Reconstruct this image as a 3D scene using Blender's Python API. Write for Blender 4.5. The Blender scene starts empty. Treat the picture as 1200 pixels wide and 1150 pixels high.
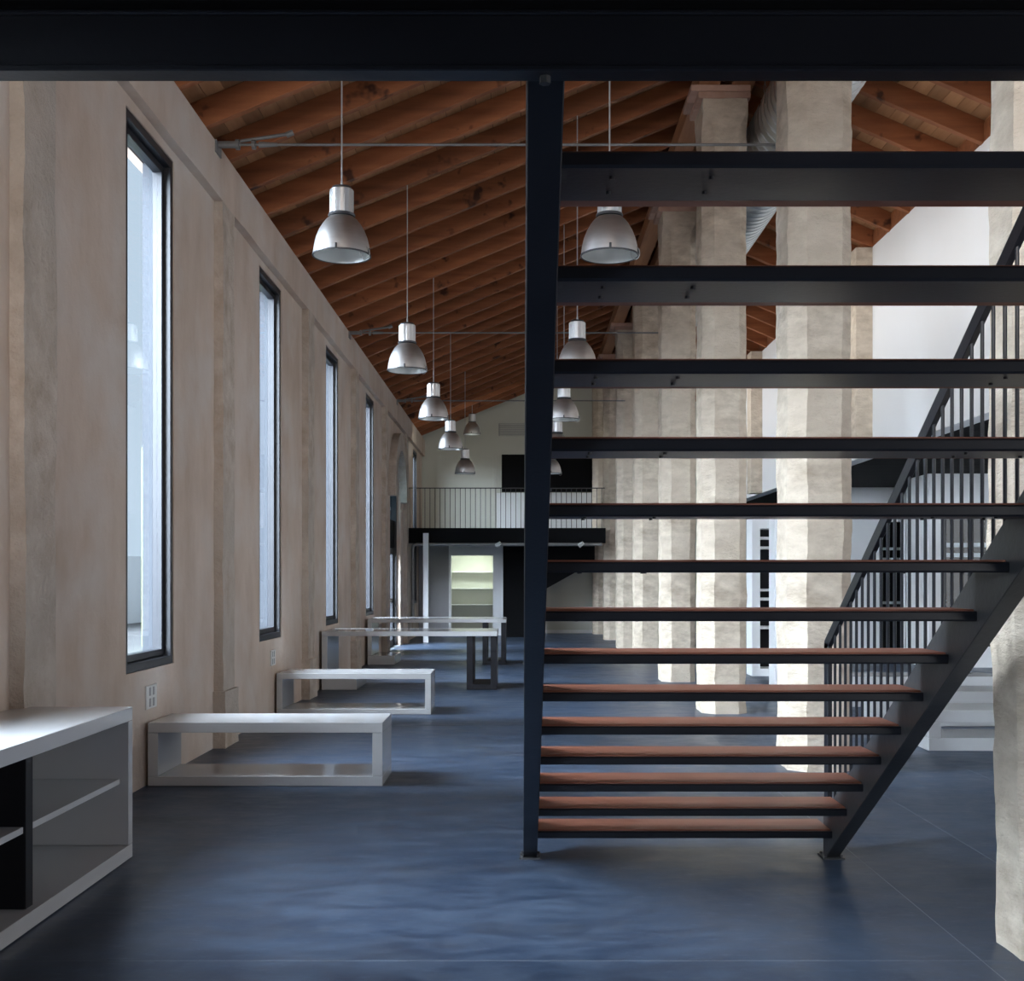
import bpy, math, random
from mathutils import Vector, noise

random.seed(7)
S = bpy.context.scene
C = S.collection

# ------------------------------------------------------------------ camera
F, CX, CY, EYE = 1380.0, 611.0, 678.0, 1.5
cam_d = bpy.data.cameras.new('camera')
cam = bpy.data.objects.new('camera', cam_d)
C.objects.link(cam)
cam.location = (0, 0, EYE)
cam.rotation_euler = (math.pi / 2, 0, 0)
cam_d.sensor_fit = 'HORIZONTAL'
cam_d.sensor_width = 36
cam_d.lens = F / 1200 * 36
cam_d.shift_x = -(CX - 600) / 1200
cam_d.shift_y = (CY - 575) / 1200
cam_d.clip_start = 0.05
cam_d.clip_end = 300
S.camera = cam

# ------------------------------------------------------------------ exposure and sky
S.view_settings.view_transform = 'Standard'
S.view_settings.look = 'None'
S.view_settings.gamma = 1
S.view_settings.use_curve_mapping = False
S.view_settings.exposure = 0.68
try:
    S.cycles.use_denoising = True
    S.cycles.max_bounces = 10
    S.cycles.diffuse_bounces = 6
    S.cycles.transparent_max_bounces = 12
    S.cycles.sample_clamp_indirect = 6
except Exception:
    pass
W = bpy.data.worlds.new('overcast_sky')
S.world = W
W.use_nodes = True
bg = W.node_tree.nodes['Background']
bg.inputs[0].default_value = (0.70, 0.84, 1.0, 1)
bg.inputs[1].default_value = 0.65


def area(name, loc, target, sx, sy, power, color, portal=False):
    d = bpy.data.lights.new(name, 'AREA')
    d.shape = 'RECTANGLE'
    d.size, d.size_y = sx, sy
    d.energy, d.color = power, color
    o = bpy.data.objects.new(name, d)
    o.location = loc
    v = Vector(target) - Vector(loc)
    o.rotation_euler = v.to_track_quat('-Z', 'Y').to_euler()
    C.objects.link(o)
    if portal:
        d.cycles.is_portal = True
    return o


sun_d = bpy.data.lights.new('hazy_sun', 'SUN')      # sun behind thin cloud, off to the left of the hall
sun_d.energy = 48.0
sun_d.angle = math.radians(75)
sun_d.color = (0.84, 0.93, 1.06)
sun = bpy.data.objects.new('hazy_sun', sun_d)
sun.rotation_euler = Vector((0.70, 0.56, -0.43)).to_track_quat('-Z', 'Y').to_euler()
C.objects.link(sun)
# added fill light behind the viewpoint, for column fronts and the left wall
area('rear_fill', (0.2, -5.6, 4.6), (0.2, 20, 3.6), 5.2, 3.4, 330, (1.0, 0.96, 0.92))
area('aisle_fill', (9.6, 13.0, 1.9), (0, 15.0, 1.4), 9.0, 2.4, 200, (0.84, 0.92, 1.0))  # added fill from the right; the aisle wall has no opening here
area('under_gallery_fill', (4.9, 0.4, 1.35), (0, 1.8, 1.3), 4.2, 1.9, 65, (0.96, 0.97, 1.0))  # added fill for the shelf unit front and lower left wall
# added fill strips, no fixture, that brighten the upper wall and far gallery wall
wall_fill = area('upper_wall_fill', (2.95, 19.5, 5.25), (4.92, 19.5, 5.05), 23.0, 0.2, 80, (1.0, 0.99, 0.97))
wall_fill.data.spread = math.radians(130)
area('gallery_wall_fill', (-0.4, 28.4, 5.0), (-0.4, 32.2, 3.4), 4.0, 0.2, 7, (0.96, 1.0, 0.9))

# ------------------------------------------------------------------ mesh helpers
ROOT = {}


class MB:
    def __init__(self):
        self.v, self.f = [], []

    def box(self, x0, x1, y0, y1, z0, z1):
        n = len(self.v)
        self.v += [(x, y, z) for z in (z0, z1) for y in (y0, y1) for x in (x0, x1)]
        self.f += [tuple(n + i for i in q) for q in
                   ((0, 2, 3, 1), (4, 5, 7, 6), (0, 1, 5, 4), (2, 6, 7, 3), (0, 4, 6, 2), (1, 3, 7, 5))]
        return self

    def prism(self, pts, axis, a, b):
        """outline pts (2D, counter-clockwise as seen along +axis or not: normals are fixed later)"""
        n, k = len(self.v), len(pts)
        for t in (a, b):
            for p, q in pts:
                self.v.append((t, p, q) if axis == 'x' else (p, t, q) if axis == 'y' else (p, q, t))
        self.f.append(tuple(n + i for i in range(k))[::-1])
        self.f.append(tuple(n + k + i for i in range(k)))
        for i in range(k):
            j = (i + 1) % k
            self.f.append((n + i, n + j, n + k + j, n + k + i))
        return self

    def ring(self, axis, a, b, o, i):
        """rectangular frame: outer rect o and inner rect i as (p0, p1, q0, q1)"""
        n = len(self.v)
        co = [(o[0], o[2]), (o[1], o[2]), (o[1], o[3]), (o[0], o[3])]
        ci = [(i[0], i[2]), (i[1], i[2]), (i[1], i[3]), (i[0], i[3])]
        for t in (a, b):
            for p, q in co + ci:
                self.v.append((t, p, q) if axis == 'x' else (p, t, q) if axis == 'y' else (p, q, t))
        for k in range(4):
            l = (k + 1) % 4
            self.f += [(n + k, n + l, n + 4 + l, n + 4 + k), (n + 8 + k, n + 8 + l, n + 12 + l, n + 12 + k),
                       (n + k, n + l, n + 8 + l, n + 8 + k), (n + 4 + k, n + 4 + l, n + 12 + l, n + 12 + k)]
        return self

    def tube(self, p0, p1, r, n=8, r1=None):
        r1 = r if r1 is None else r1
        p0, p1 = Vector(p0), Vector(p1)
        d = (p1 - p0).normalized()
        u = d.orthogonal().normalized()
        w = d.cross(u)
        b = len(self.v)
        for p, rr in ((p0, r), (p1, r1)):
            for i in range(n):
                a = 2 * math.pi * i / n
                self.v.append(tuple(p + u * math.cos(a) * rr + w * math.sin(a) * rr))
        for i in range(n):
            j = (i + 1) % n
            self.f.append((b + i, b + j, b + n + j, b + n + i))
        self.f.append(tuple(b + i for i in range(n))[::-1])
        self.f.append(tuple(b + n + i for i in range(n)))
        return self

    def path(self, pts, r, n=6):
        pts = [Vector(p) for p in pts]
        b = len(self.v)
        up = None
        for i, p in enumerate(pts):
            d = (pts[min(i + 1, len(pts) - 1)] - pts[max(i - 1, 0)]).normalized()
            u = d.orthogonal().normalized() if up is None else (up - d * up.dot(d)).normalized()
            up = u
            w = d.cross(u)
            for k in range(n):
                a = 2 * math.pi * k / n
                self.v.append(tuple(p + u * math.cos(a) * r + w * math.sin(a) * r))
        for i in range(len(pts) - 1):
            for k in range(n):
                j = (k + 1) % n
                self.f.append((b + i * n + k, b + i * n + j, b + (i + 1) * n + j, b + (i + 1) * n + k))
        self.f.append(tuple(b + k for k in range(n))[::-1])
        self.f.append(tuple(b + (len(pts) - 1) * n + k for k in range(n)))
        return self

    def lathe(self, prof, c=(0, 0, 0), n=32, axis='z', closed=True):
        b, m = len(self.v), len(prof)
        for i in range(n):
            a = 2 * math.pi * i / n
            for r, h in prof:
                x, y = r * math.cos(a), r * math.sin(a)
                self.v.append((c[0] + x, c[1] + y, c[2] + h) if axis == 'z' else (c[0] + x, c[1] + h, c[2] + y))
        for i in range(n):
            j = (i + 1) % n
            for k in range(m - 1 if not closed else m):
                l = (k + 1) % m
                self.f.append((b + i * m + k, b + j * m + k, b + j * m + l, b + i * m + l))
        return self

    def build(self, name, mat, parent=None, off=None, smooth=False, bevel=0, seg=1, loc=None):
        o0 = Vector(off) if off is not None else Vector(ROOT.get(parent.name, (0, 0, 0)) if parent else (0, 0, 0))
        me = bpy.data.meshes.new(name)
        me.from_pydata([tuple(Vector(p) - o0) for p in self.v], [], self.f)
        import bmesh
        bm = bmesh.new()
        bm.from_mesh(me)
        bmesh.ops.recalc_face_normals(bm, faces=bm.faces)
        bm.to_mesh(me)
        bm.free()
        if smooth:
            me.polygons.foreach_set('use_smooth', [True] * len(me.polygons))
            try:
                me.set_sharp_from_angle(angle=math.radians(35))
            except Exception:
                pass
        me.materials.append(mat)
        o = bpy.data.objects.new(name, me)
        C.objects.link(o)
        if parent:
            o.parent = parent
            ROOT[o.name] = tuple(o0)
        else:
            o.location = o0 if off is not None else (0, 0, 0)
            ROOT[o.name] = tuple(o0)
        if bevel:
            b = o.modifiers.new('bevel', 'BEVEL')
            b.width, b.segments, b.limit_method = bevel, seg, 'ANGLE'
        if loc:
            o.location = loc
        return o


def tag(o, label=None, cat=None, group=None, kind=None):
    if label: o['label'] = label
    if cat: o['category'] = cat
    if group: o['group'] = group
    if kind: o['kind'] = kind
    return o


def thing(name, loc, label, cat, group=None, kind=None):
    o = bpy.data.objects.new(name, None)
    o.empty_display_size = 0.1
    o.location = loc
    C.objects.link(o)
    ROOT[o.name] = tuple(loc)
    return tag(o, label, cat, group, kind)


def copy_tree(o, parent=None):
    c = o.copy()
    C.objects.link(c)
    if parent: c.parent = parent
    for ch in list(o.children):
        copy_tree(ch, c)
    return c


def copy_part(o, loc):
    c = o.copy()
    c.location = loc
    C.objects.link(c)
    for ch in list(o.children):
        d = ch.copy()
        C.objects.link(d)
        d.parent = c
    return c


# ------------------------------------------------------------------ materials
def node_mat(name):
    m = bpy.data.materials.new(name)
    m.use_nodes = True
    nt = m.node_tree
    return m, nt, nt.nodes['Principled BSDF']


def pm(name, col, rough=0.5, metal=0.0, col2=None, vscale=2.0, stretch=(1, 1, 1), detail=5, bump=0.0, bscale=30.0,
       bstretch=(1, 1, 1), col3=None, scale3=0.5, rvar=0.0, rand=0.0, spec=0.5, coat=0.0, space='Object', ramp3=(0.45, 0.68)):
    m, nt, p = node_mat(name)
    N, L = nt.nodes, nt.links
    p.inputs['Base Color'].default_value = (*col, 1)
    p.inputs['Roughness'].default_value = rough
    p.inputs['Metallic'].default_value = metal
    p.inputs['Specular IOR Level'].default_value = spec
    if coat:
        p.inputs['Coat Weight'].default_value = coat
        p.inputs['Coat Roughness'].default_value = 0.15
    tc = N.new('ShaderNodeTexCoord')
    vec = tc.outputs[space]
    if rand:
        oi = N.new('ShaderNodeObjectInfo')
        mul = N.new('ShaderNodeVectorMath'); mul.operation = 'SCALE'
        comb = N.new('ShaderNodeCombineXYZ')
        for i in range(3): L.new(oi.outputs['Random'], comb.inputs[i])
        L.new(comb.outputs[0], mul.inputs[0]); mul.inputs['Scale'].default_value = 73.0
        add = N.new('ShaderNodeVectorMath'); add.operation = 'ADD'
        L.new(vec, add.inputs[0]); L.new(mul.outputs[0], add.inputs[1])
        vec = add.outputs[0]

    def nz(scale, st, det):
        mp = N.new('ShaderNodeMapping'); mp.inputs['Scale'].default_value = st
        L.new(vec, mp.inputs[0])
        n = N.new('ShaderNodeTexNoise')
        n.inputs['Scale'].default_value = scale
        n.inputs['Detail'].default_value = det
        n.inputs['Roughness'].default_value = 0.6
        L.new(mp.outputs[0], n.inputs['Vector'])
        return n.outputs['Fac']

    out = None
    if col2:
        fac = nz(vscale, stretch, detail)
        rp = N.new('ShaderNodeValToRGB')
        rp.color_ramp.elements[0].position = 0.3
        rp.color_ramp.elements[1].position = 0.7
        rp.color_ramp.elements[0].color = (*col, 1)
        rp.color_ramp.elements[1].color = (*col2, 1)
        L.new(fac, rp.inputs[0])
        out = rp.outputs[0]
        if col3:
            f3 = nz(scale3, (1, 1, 1), 3)
            r3 = N.new('ShaderNodeValToRGB')
            r3.color_ramp.elements[0].position = ramp3[0]
            r3.color_ramp.elements[1].position = ramp3[1]
            L.new(f3, r3.inputs[0])
            mx = N.new('ShaderNodeMix'); mx.data_type = 'RGBA'
            L.new(r3.outputs[0], mx.inputs['Factor'])
            L.new(out, mx.inputs['A']); mx.inputs['B'].default_value = (*col3, 1)
            out = mx.outputs['Result']
        if rvar:
            mr = N.new('ShaderNodeMapRange')
            mr.inputs['From Min'].default_value, mr.inputs['From Max'].default_value = 0.3, 0.7
            mr.inputs['To Min'].default_value, mr.inputs['To Max'].default_value = rough - rvar, rough + rvar
            L.new(fac, mr.inputs[0]); L.new(mr.outputs[0], p.inputs['Roughness'])
    if rand and out is not None:
        hs = N.new('ShaderNodeHueSaturation')
        mr = N.new('ShaderNodeMapRange')
        mr.inputs['To Min'].default_value, mr.inputs['To Max'].default_value = 1 - rand, 1 + rand
        L.new(oi.outputs['Random'], mr.inputs[0]); L.new(mr.outputs[0], hs.inputs['Value'])
        L.new(out, hs.inputs['Color'])
        out = hs.outputs[0]
    if out is not None:
        L.new(out, p.inputs['Base Color'])
    if bump:
        b = N.new('ShaderNodeBump')
        b.inputs['Strength'].default_value = min(1, bump)
        b.inputs['Distance'].default_value = 0.02
        L.new(nz(bscale, bstretch, 6), b.inputs['Height'])
        L.new(b.outputs[0], p.inputs['Normal'])
    return m


M = {}
M['plaster'] = pm('lime_plaster', (0.50, 0.38, 0.295), 0.9, col2=(0.66, 0.54, 0.455), vscale=1.8, detail=9, bump=0.35,
                  bscale=14, col3=(0.62, 0.54, 0.48), scale3=1.1, stretch=(1, 1, 0.45), spec=0.2)
M['pilaster'] = pm('rough_render', (0.42, 0.33, 0.255), 0.95, col2=(0.66, 0.57, 0.49), vscale=4.5, detail=8, bump=1.0,
                   bscale=26, col3=(0.48, 0.42, 0.36), scale3=0.6, spec=0.15)
M['stone'] = pm('lime_stone', (0.50, 0.405, 0.305), 0.92, col2=(0.82, 0.715, 0.585), vscale=4.5, stretch=(1, 1, 2.0), detail=10, bump=1.0, bscale=16,
                bstretch=(1, 1, 2.2), col3=(0.69, 0.585, 0.47), scale3=1.2, spec=0.2)
M['white'] = pm('white_paint', (0.82, 0.82, 0.82), 0.7, col2=(0.85, 0.85, 0.86), vscale=0.6, spec=0.3)
M['cream'] = pm('cream_paint', (0.60, 0.60, 0.53), 0.8, col2=(0.66, 0.66, 0.60), vscale=0.5, spec=0.25)
M['greypaint'] = pm('grey_paint', (0.30, 0.29, 0.30), 0.7, col2=(0.34, 0.33, 0.34), vscale=0.6)
M['lacquer'] = pm('white_lacquer', (0.46, 0.46, 0.465), 0.14, col2=(0.49, 0.49, 0.495), vscale=1, spec=0.5)
M['black'] = pm('black_steel', (0.008, 0.009, 0.013), 0.36, 0.0, col2=(0.012, 0.013, 0.018), vscale=3, bump=0.05, bscale=60, spec=0.5)
M['raw'] = pm('mill_scale_steel', (0.045, 0.047, 0.050), 0.42, 0.35, col2=(0.085, 0.085, 0.088), vscale=3.2, bump=0.08, bscale=25, rvar=0.08)
M['blackmatt'] = pm('black_matt', (0.005, 0.005, 0.006), 0.75, col2=(0.007, 0.007, 0.008), vscale=1, spec=0.1)
M['blacklam'] = pm('black_laminate', (0.009, 0.009, 0.012), 0.5, col2=(0.012, 0.012, 0.015), vscale=2, spec=0.2)
M['frame'] = pm('dark_window_metal', (0.012, 0.013, 0.017), 0.38, col2=(0.016, 0.017, 0.022), vscale=2)
def concrete_mat():
    m, nt, p = node_mat('polished_concrete')
    N, L = nt.nodes, nt.links
    tc = N.new('ShaderNodeTexCoord')

    def nz(scale, st, det, rough=.6, dist=0.0):
        mp = N.new('ShaderNodeMapping'); mp.inputs['Scale'].default_value = st
        L.new(tc.outputs['Object'], mp.inputs[0])
        n = N.new('ShaderNodeTexNoise')
        n.inputs['Scale'].default_value = scale; n.inputs['Detail'].default_value = det
        n.inputs['Roughness'].default_value = rough; n.inputs['Distortion'].default_value = dist
        L.new(mp.outputs[0], n.inputs['Vector'])
        return n.outputs['Fac']

    def mr(v, a, b, c, d):
        n = N.new('ShaderNodeMapRange')
        for k, q in zip(('From Min', 'From Max', 'To Min', 'To Max'), (a, b, c, d)): n.inputs[k].default_value = q
        L.new(v, n.inputs[0])
        return n.outputs[0]

    def mix(f, a, b):
        n = N.new('ShaderNodeMix'); n.data_type = 'RGBA'
        L.new(f, n.inputs['Factor'])
        for k, q in (('A', a), ('B', b)):
            if isinstance(q, tuple): n.inputs[k].default_value = (*q, 1)
            else: L.new(q, n.inputs[k])
        return n.outputs['Result']

    cloud = mr(nz(0.9, (1, 1, 1), 7, .66, .3), .34, .68, 0, 1)
    strokes = mr(nz(4.2, (0.8, 1.7, 1), 8, .74, .25), .36, .70, 0, 1)      # trowel strokes across the hall
    fine = mr(nz(13, (0.6, 1.8, 1), 6, .75), .54, .74, 0, .6)
    stain = mr(nz(0.55, (1, 1.4, 1), 4, .6), .54, .70, 0, .6)
    c = mix(cloud, FLOOR_A, FLOOR_B)
    c = mix(strokes, mix(mr(cloud, 0, 1, .35, .55), FLOOR_A, FLOOR_B), mix(mr(cloud, 0, 1, .3, 1), FLOOR_B, FLOOR_C)) if True else c
    c = mix(fine, c, FLOOR_C)
    c = mix(stain, c, (0.050, 0.048, 0.050))
    L.new(c, p.inputs['Base Color'])
    L.new(mr(strokes, 0, 1, .28, .50), p.inputs['Roughness'])
    L.new(mr(cloud, 0, 1, .10, .34), p.inputs['Specular IOR Level'])
    return m


FLOOR_A, FLOOR_B, FLOOR_C = (0.014, 0.025, 0.050), (0.040, 0.061, 0.104), (0.105, 0.140, 0.200)
M['floor'] = concrete_mat()
M['joint'] = pm('joint_dust', (0.26, 0.29, 0.33), 0.8, col2=(0.18, 0.2, 0.23), vscale=3)
M['tread'] = pm('red_brown_wood', (0.21, 0.070, 0.042), 0.5, col2=(0.29, 0.112, 0.070), vscale=3, stretch=(0.6, 5, 5), rand=0.12,
                bump=0.05, bscale=30, bstretch=(0.4, 6, 6))
M['rafter'] = pm('pine_rafter', (0.215, 0.072, 0.029), 0.6, col2=(0.36, 0.132, 0.054), vscale=3.5, stretch=(0.25, 3, 3), detail=7,
                 rand=0.22, bump=0.1, bscale=18, bstretch=(0.3, 5, 5), col3=(0.070, 0.024, 0.012), scale3=3.2, ramp3=(0.62, 0.70), spec=0.3)
M['board'] = pm('pine_board', (0.27, 0.125, 0.055), 0.65, col2=(0.38, 0.195, 0.095), vscale=3, stretch=(4, 0.3, 4), rand=0.25, spec=0.3)
M['beam'] = pm('orange_beam', (0.36, 0.145, 0.058), 0.6, col2=(0.48, 0.22, 0.10), vscale=3, stretch=(4, 0.3, 4), rand=0.1)
M['brick'] = pm('pink_brick', (0.45, 0.27, 0.20), 0.9, col2=(0.55, 0.36, 0.28), vscale=6, bump=0.4, bscale=30, rand=0.2)
M['alu'] = pm('brushed_aluminium', (0.60, 0.575, 0.56), 0.46, 1.0, col2=(0.68, 0.66, 0.65), vscale=5, stretch=(1, 1, 6))
M['alupol'] = pm('aluminium_housing', (0.62, 0.62, 0.62), 0.40, 1.0, col2=(0.72, 0.72, 0.72), vscale=5)
M['reflector'] = pm('reflector_inside', (0.80, 0.82, 0.80), 0.35, 0.3, col2=(0.84, 0.86, 0.84), vscale=5)
M['galv'] = pm('galvanised_sheet', (0.42, 0.45, 0.46), 0.33, 1.0, col2=(0.55, 0.58, 0.59), vscale=3, rvar=0.06)
M['rod'] = pm('grey_rod', (0.20, 0.20, 0.20), 0.5, 0.5, col2=(0.26, 0.26, 0.26), vscale=9)
M['cable'] = pm('pale_cable', (0.42, 0.42, 0.42), 0.5, col2=(0.47, 0.47, 0.47), vscale=9)
M['plastic'] = pm('white_plastic', (0.72, 0.72, 0.70), 0.4, col2=(0.75, 0.75, 0.73), vscale=5)
M['darkplastic'] = pm('dark_plastic', (0.05, 0.05, 0.055), 0.5, col2=(0.06, 0.06, 0.065), vscale=5)
M['outwall'] = pm('outside_render', (0.72, 0.74, 0.76), 0.9, col2=(0.78, 0.80, 0.82), vscale=0.4)
M['outground'] = pm('outside_paving', (0.06, 0.062, 0.065), 0.9, col2=(0.085, 0.088, 0.09), vscale=0.7)
M['outlet'] = pm('grey_outlet', (0.34, 0.34, 0.34), 0.5, col2=(0.37, 0.37, 0.37), vscale=5)
M['reveal_shade'] = pm('painted_reveal_shade', (0.020, 0.025, 0.033), 0.7, col2=(0.026, 0.031, 0.040), vscale=2)  # near-black colour stands in for shade on the sunlit reveals
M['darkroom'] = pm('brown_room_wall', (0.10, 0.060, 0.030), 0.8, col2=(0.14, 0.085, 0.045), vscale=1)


def glass_mat(name, tint, gloss=0.9):
    m = bpy.data.materials.new(name)
    m.use_nodes = True
    nt = m.node_tree
    nt.nodes.clear()
    o = nt.nodes.new('ShaderNodeOutputMaterial')
    mx = nt.nodes.new('ShaderNodeMixShader')
    t = nt.nodes.new('ShaderNodeBsdfTransparent'); t.inputs[0].default_value = (*tint, 1)
    g = nt.nodes.new('ShaderNodeBsdfGlossy'); g.inputs['Roughness'].default_value = 0.02
    g.inputs[0].default_value = (gloss, gloss, gloss, 1)
    fr = nt.nodes.new('ShaderNodeFresnel'); fr.inputs[0].default_value = 1.45
    ge = nt.nodes.new('ShaderNodeNewGeometry')   # only the face turned to the viewer reflects, so a thin pane never traps light
    sb = nt.nodes.new('ShaderNodeMath'); sb.operation = 'SUBTRACT'; sb.inputs[0].default_value = 1
    ml = nt.nodes.new('ShaderNodeMath'); ml.operation = 'MULTIPLY'
    nt.links.new(ge.outputs['Backfacing'], sb.inputs[1])
    nt.links.new(fr.outputs[0], ml.inputs[0]); nt.links.new(sb.outputs[0], ml.inputs[1])
    nt.links.new(ml.outputs[0], mx.inputs[0])
    nt.links.new(t.outputs[0], mx.inputs[1])
    nt.links.new(g.outputs[0], mx.inputs[2])
    nt.links.new(mx.outputs[0], o.inputs[0])
    return m


M['smoked'] = glass_mat('smoked_glass', (0.16, 0.20, 0.21))
M['glass'] = glass_mat('window_glass', (0.93, 0.96, 0.97))

# ------------------------------------------------------------------ measured layout
XW = -2.717            # left wall plane
XP = -2.637            # pilaster / frieze plane
XO = -2.955            # outside face
YB = 32.2              # back wall
ZS, ZH, ZF, ZE = 0.838, 4.755, 4.835, 5.295
WIN = [-0.23, 3.93, 8.09, 12.21, 16.37, 20.58]
WW = 1.12
SL = 0.409             # left roof slope
SR = 0.43              # right roof slope


def zl(x): return ZE + SL * (x - XP)      # underside of the left rafters
def zr(x): return 7.20 - SR * (x - 2.45)  # underside of the right rafters


# ------------------------------------------------------------------ floor
fl = thing('floor', (0, 0, 0), 'blue grey polished concrete floor cut by fine joints', 'floor', kind='structure')
MB().box(-3.15, 10.3, -6.3, 32.7, -0.16, -0.0006).build('joint_bed', M['joint'], fl)
xs = [-2.72, 1.806, 2.505, 3.50, 6.2, 10.2]
ys = [-6.2, 3.05, 4.62, 12.0, 19.4, 26.5, 32.5]
g = 0.0028
for i in range(len(xs) - 1):
    for j in range(len(ys) - 1):
        MB().box(xs[i] + g, xs[i + 1] - g, ys[j] + g, ys[j + 1] - g, -0.05, 0.0).build('concrete_slab', M['floor'], fl)

# ------------------------------------------------------------------ left wall
wl = thing('wall_left', (0, 0, 0), 'beige lime plastered wall with tall windows and rough pilasters', 'wall', kind='structure')
wall_pieces = []


class Piece:
    def box(self, *a):
        wall_pieces.append(MB().box(*a)); return self
    def prism(self, *a):
        wall_pieces.append(MB().prism(*a)); return self


mb = Piece()
edges = [-6.3]
for y in WIN: edges += [y, y + WW]
ARCH = (24.35, 26.45)
edges += [ARCH[0], ARCH[1], 29.5, 30.65, 32.7]
for i in range(len(edges) - 1):
    a, b = edges[i], edges[i + 1]
    if i % 2 == 0:
        mb.box(XO, XW, a, b, -0.1, ZF)
    elif a == ARCH[0]:
        r = (b - a) / 2
        zc = 3.20
        pts = [(a, ZF), (a, zc)] + [(a + r - r * math.cos(t), zc + r * math.sin(t)) for t in
                                   [math.pi * k / 20 for k in range(1, 20)]] + [(b, zc), (b, ZF)]
        mb.prism(pts, 'x', XO, XW)
    elif a == 29.5:
        mb.box(XO, XW, a, b, -0.1, 0.86).box(XO, XW, a, b, 2.42, 2.70).box(XO, XW, a, b, ZH, ZF)
    else:
        mb.box(XO, XW, a, b, -0.1, ZS).box(XO, XW, a, b, ZH, ZF)
mb.box(-3.12, -2.9, -6.3, 32.7, ZF, 5.62)
mb.box(-2.9, XW, -6.3, 32.7, ZF, 5.18)
for q in wall_pieces: q.build('plaster_panel', M['plaster'], wl)


def rough_box(mb, x0, x1, y0, y1, z0, z1, amp, ny, nz, seed, open_back=True):
    """a box whose +X face and side edges wander like hand-applied render"""
    b = len(mb.v)
    rows = []
    for k in range(nz + 1):
        z = z0 + (z1 - z0) * k / nz
        row = []
        cols = [(x0, y0)] + [(x1, y0 + (y1 - y0) * i / ny) for i in range(ny + 1)] + [(x0, y1)]
        for i, (x, y) in enumerate(cols):
            n1 = noise.noise(Vector((seed, y * 3, z * 2.2))) + 0.5 * noise.noise(Vector((seed + 9, y * 8, z * 9)))
            n2 = noise.noise(Vector((seed + 30, (i > ny // 2) * 7, z * 2.6))) + 0.5 * noise.noise(Vector((seed + 41, (i > ny // 2) * 5, z * 11)))
            dx = amp * n1 if 0 < i < len(cols) - 1 else 0
            dy = amp * 1.3 * n2 if i in (0, 1, len(cols) - 2, len(cols) - 1) else 0
            row.append(len(mb.v))
            mb.v.append((x + dx, y + dy, z))
        rows.append(row)
    for k in range(nz):
        for i in range(len(rows[0]) - 1):
            mb.f.append((rows[k][i], rows[k][i + 1], rows[k + 1][i + 1], rows[k + 1][i]))
    mb.f.append(tuple(rows[0]))
    mb.f.append(tuple(rows[-1])[::-1])
    return mb


for k, y in enumerate((-2.08, 2.08, 6.25, 10.41, 14.58, 18.75, 22.9, 27.1)):
    o = rough_box(MB(), XW - 0.02, XP, y, y + 0.42, 0.0, ZF + 0.01, 0.010, 4, 90, k * 13.7).build('pilaster', M['pilaster'], wl, smooth=True)
    if k > 2:
        rough_box(MB(), XW - 0.02, XP + 0.03, y - 0.04, y + 0.45, 0.0, 0.50, 0.012, 4, 14, k * 3.1 + 5).build('plinth', M['pilaster'], wl, smooth=True)
fr = MB()
nyf = 160
rows = []
for i in range(nyf + 1):
    y = -6.3 + 39.0 * i / nyf
    w = 0.010 * noise.noise(Vector((3.3, y * 1.7, 0))) + 0.006 * noise.noise(Vector((8.3, y * 6, 0)))
    rows.append([len(fr.v) + q for q in range(4)])
    fr.v += [(XW - 0.02, y, ZF + w), (XP, y, ZF + w), (XP, y, ZE - 0.02), (XW - 0.02, y, ZE - 0.05)]
for i in range(nyf):
    for q in range(4):
        fr.f.append((rows[i][q], rows[i][(q + 1) % 4], rows[i + 1][(q + 1) % 4], rows[i + 1][q]))
fr.build('frieze', M['plaster'], wl)
# pale raised ring around the arched doorway
ring = MB()
yc, zc, r0, r1 = (ARCH[0] + ARCH[1]) / 2, 3.20, 1.05, 1.42
pts = [(yc + r1 * math.cos(t), zc + r1 * math.sin(t)) for t in [math.pi * k / 24 for k in range(25)]]
pts += [(yc - r0 * math.cos(t), zc + r0 * math.sin(t)) for t in [math.pi * k / 24 for k in range(25)]]
ring.prism(pts, 'x', XW - 0.02, XW + 0.15).build('arch_ring', M['pilaster'], wl)


# ------------------------------------------------------------------ windows
def window(n, y0, y1, z0, z1, label):
    w = thing('window_%d' % n, (XW, y0, z0), label, 'window', kind='structure')
    a, b = -2.86, -2.725
    t = 0.062
    MB().ring('x', a, b, (y0, y1, z0, z1), (y0 + t, y1 - t, z0 + t, z1 - t)).build('frame', M['frame'], w, bevel=0.004)
    s = 0.052
    y2, y3, z2, z3 = y0 + t + .004, y1 - t - .004, z0 + t + .004, z1 - t - .004
    a, b = -2.85, -2.775
    MB().ring('x', a, b, (y2, y3, z2, z3), (y2 + s, y3 - s, z2 + s, z3 - s)).build('sash', M['frame'], w, bevel=0.004)
    MB().box(-2.816, -2.810, y2 + s, y3 - s, z2 + s, z3 - s).build('pane', M['glass'], w)
    MB().box(XO - 0.06, -2.87, y0, y1, z0 - 0.03, z0 + 0.005).build('sill', M['frame'], w)
    for q in (y0, y1 - .012): MB().box(XO - .004, -2.862, q, q + .012, z0 + .006, z1).build('shade_lining', M['reveal_shade'], w)  # added dark sheets at jambs and head; reveal shade put into their colour
    MB().box(XO - .004, -2.862, y0 + .013, y1 - .013, z1 - .012, z1).build('shade_lining', M['reveal_shade'], w)
    area('sky_portal', (XO - 0.02, (y0 + y1) / 2, (z0 + z1) / 2), (0, (y0 + y1) / 2, (z0 + z1) / 2), y1 - y0, z1 - z0, 10, (1, 1, 1), portal=True)
    return w


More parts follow.
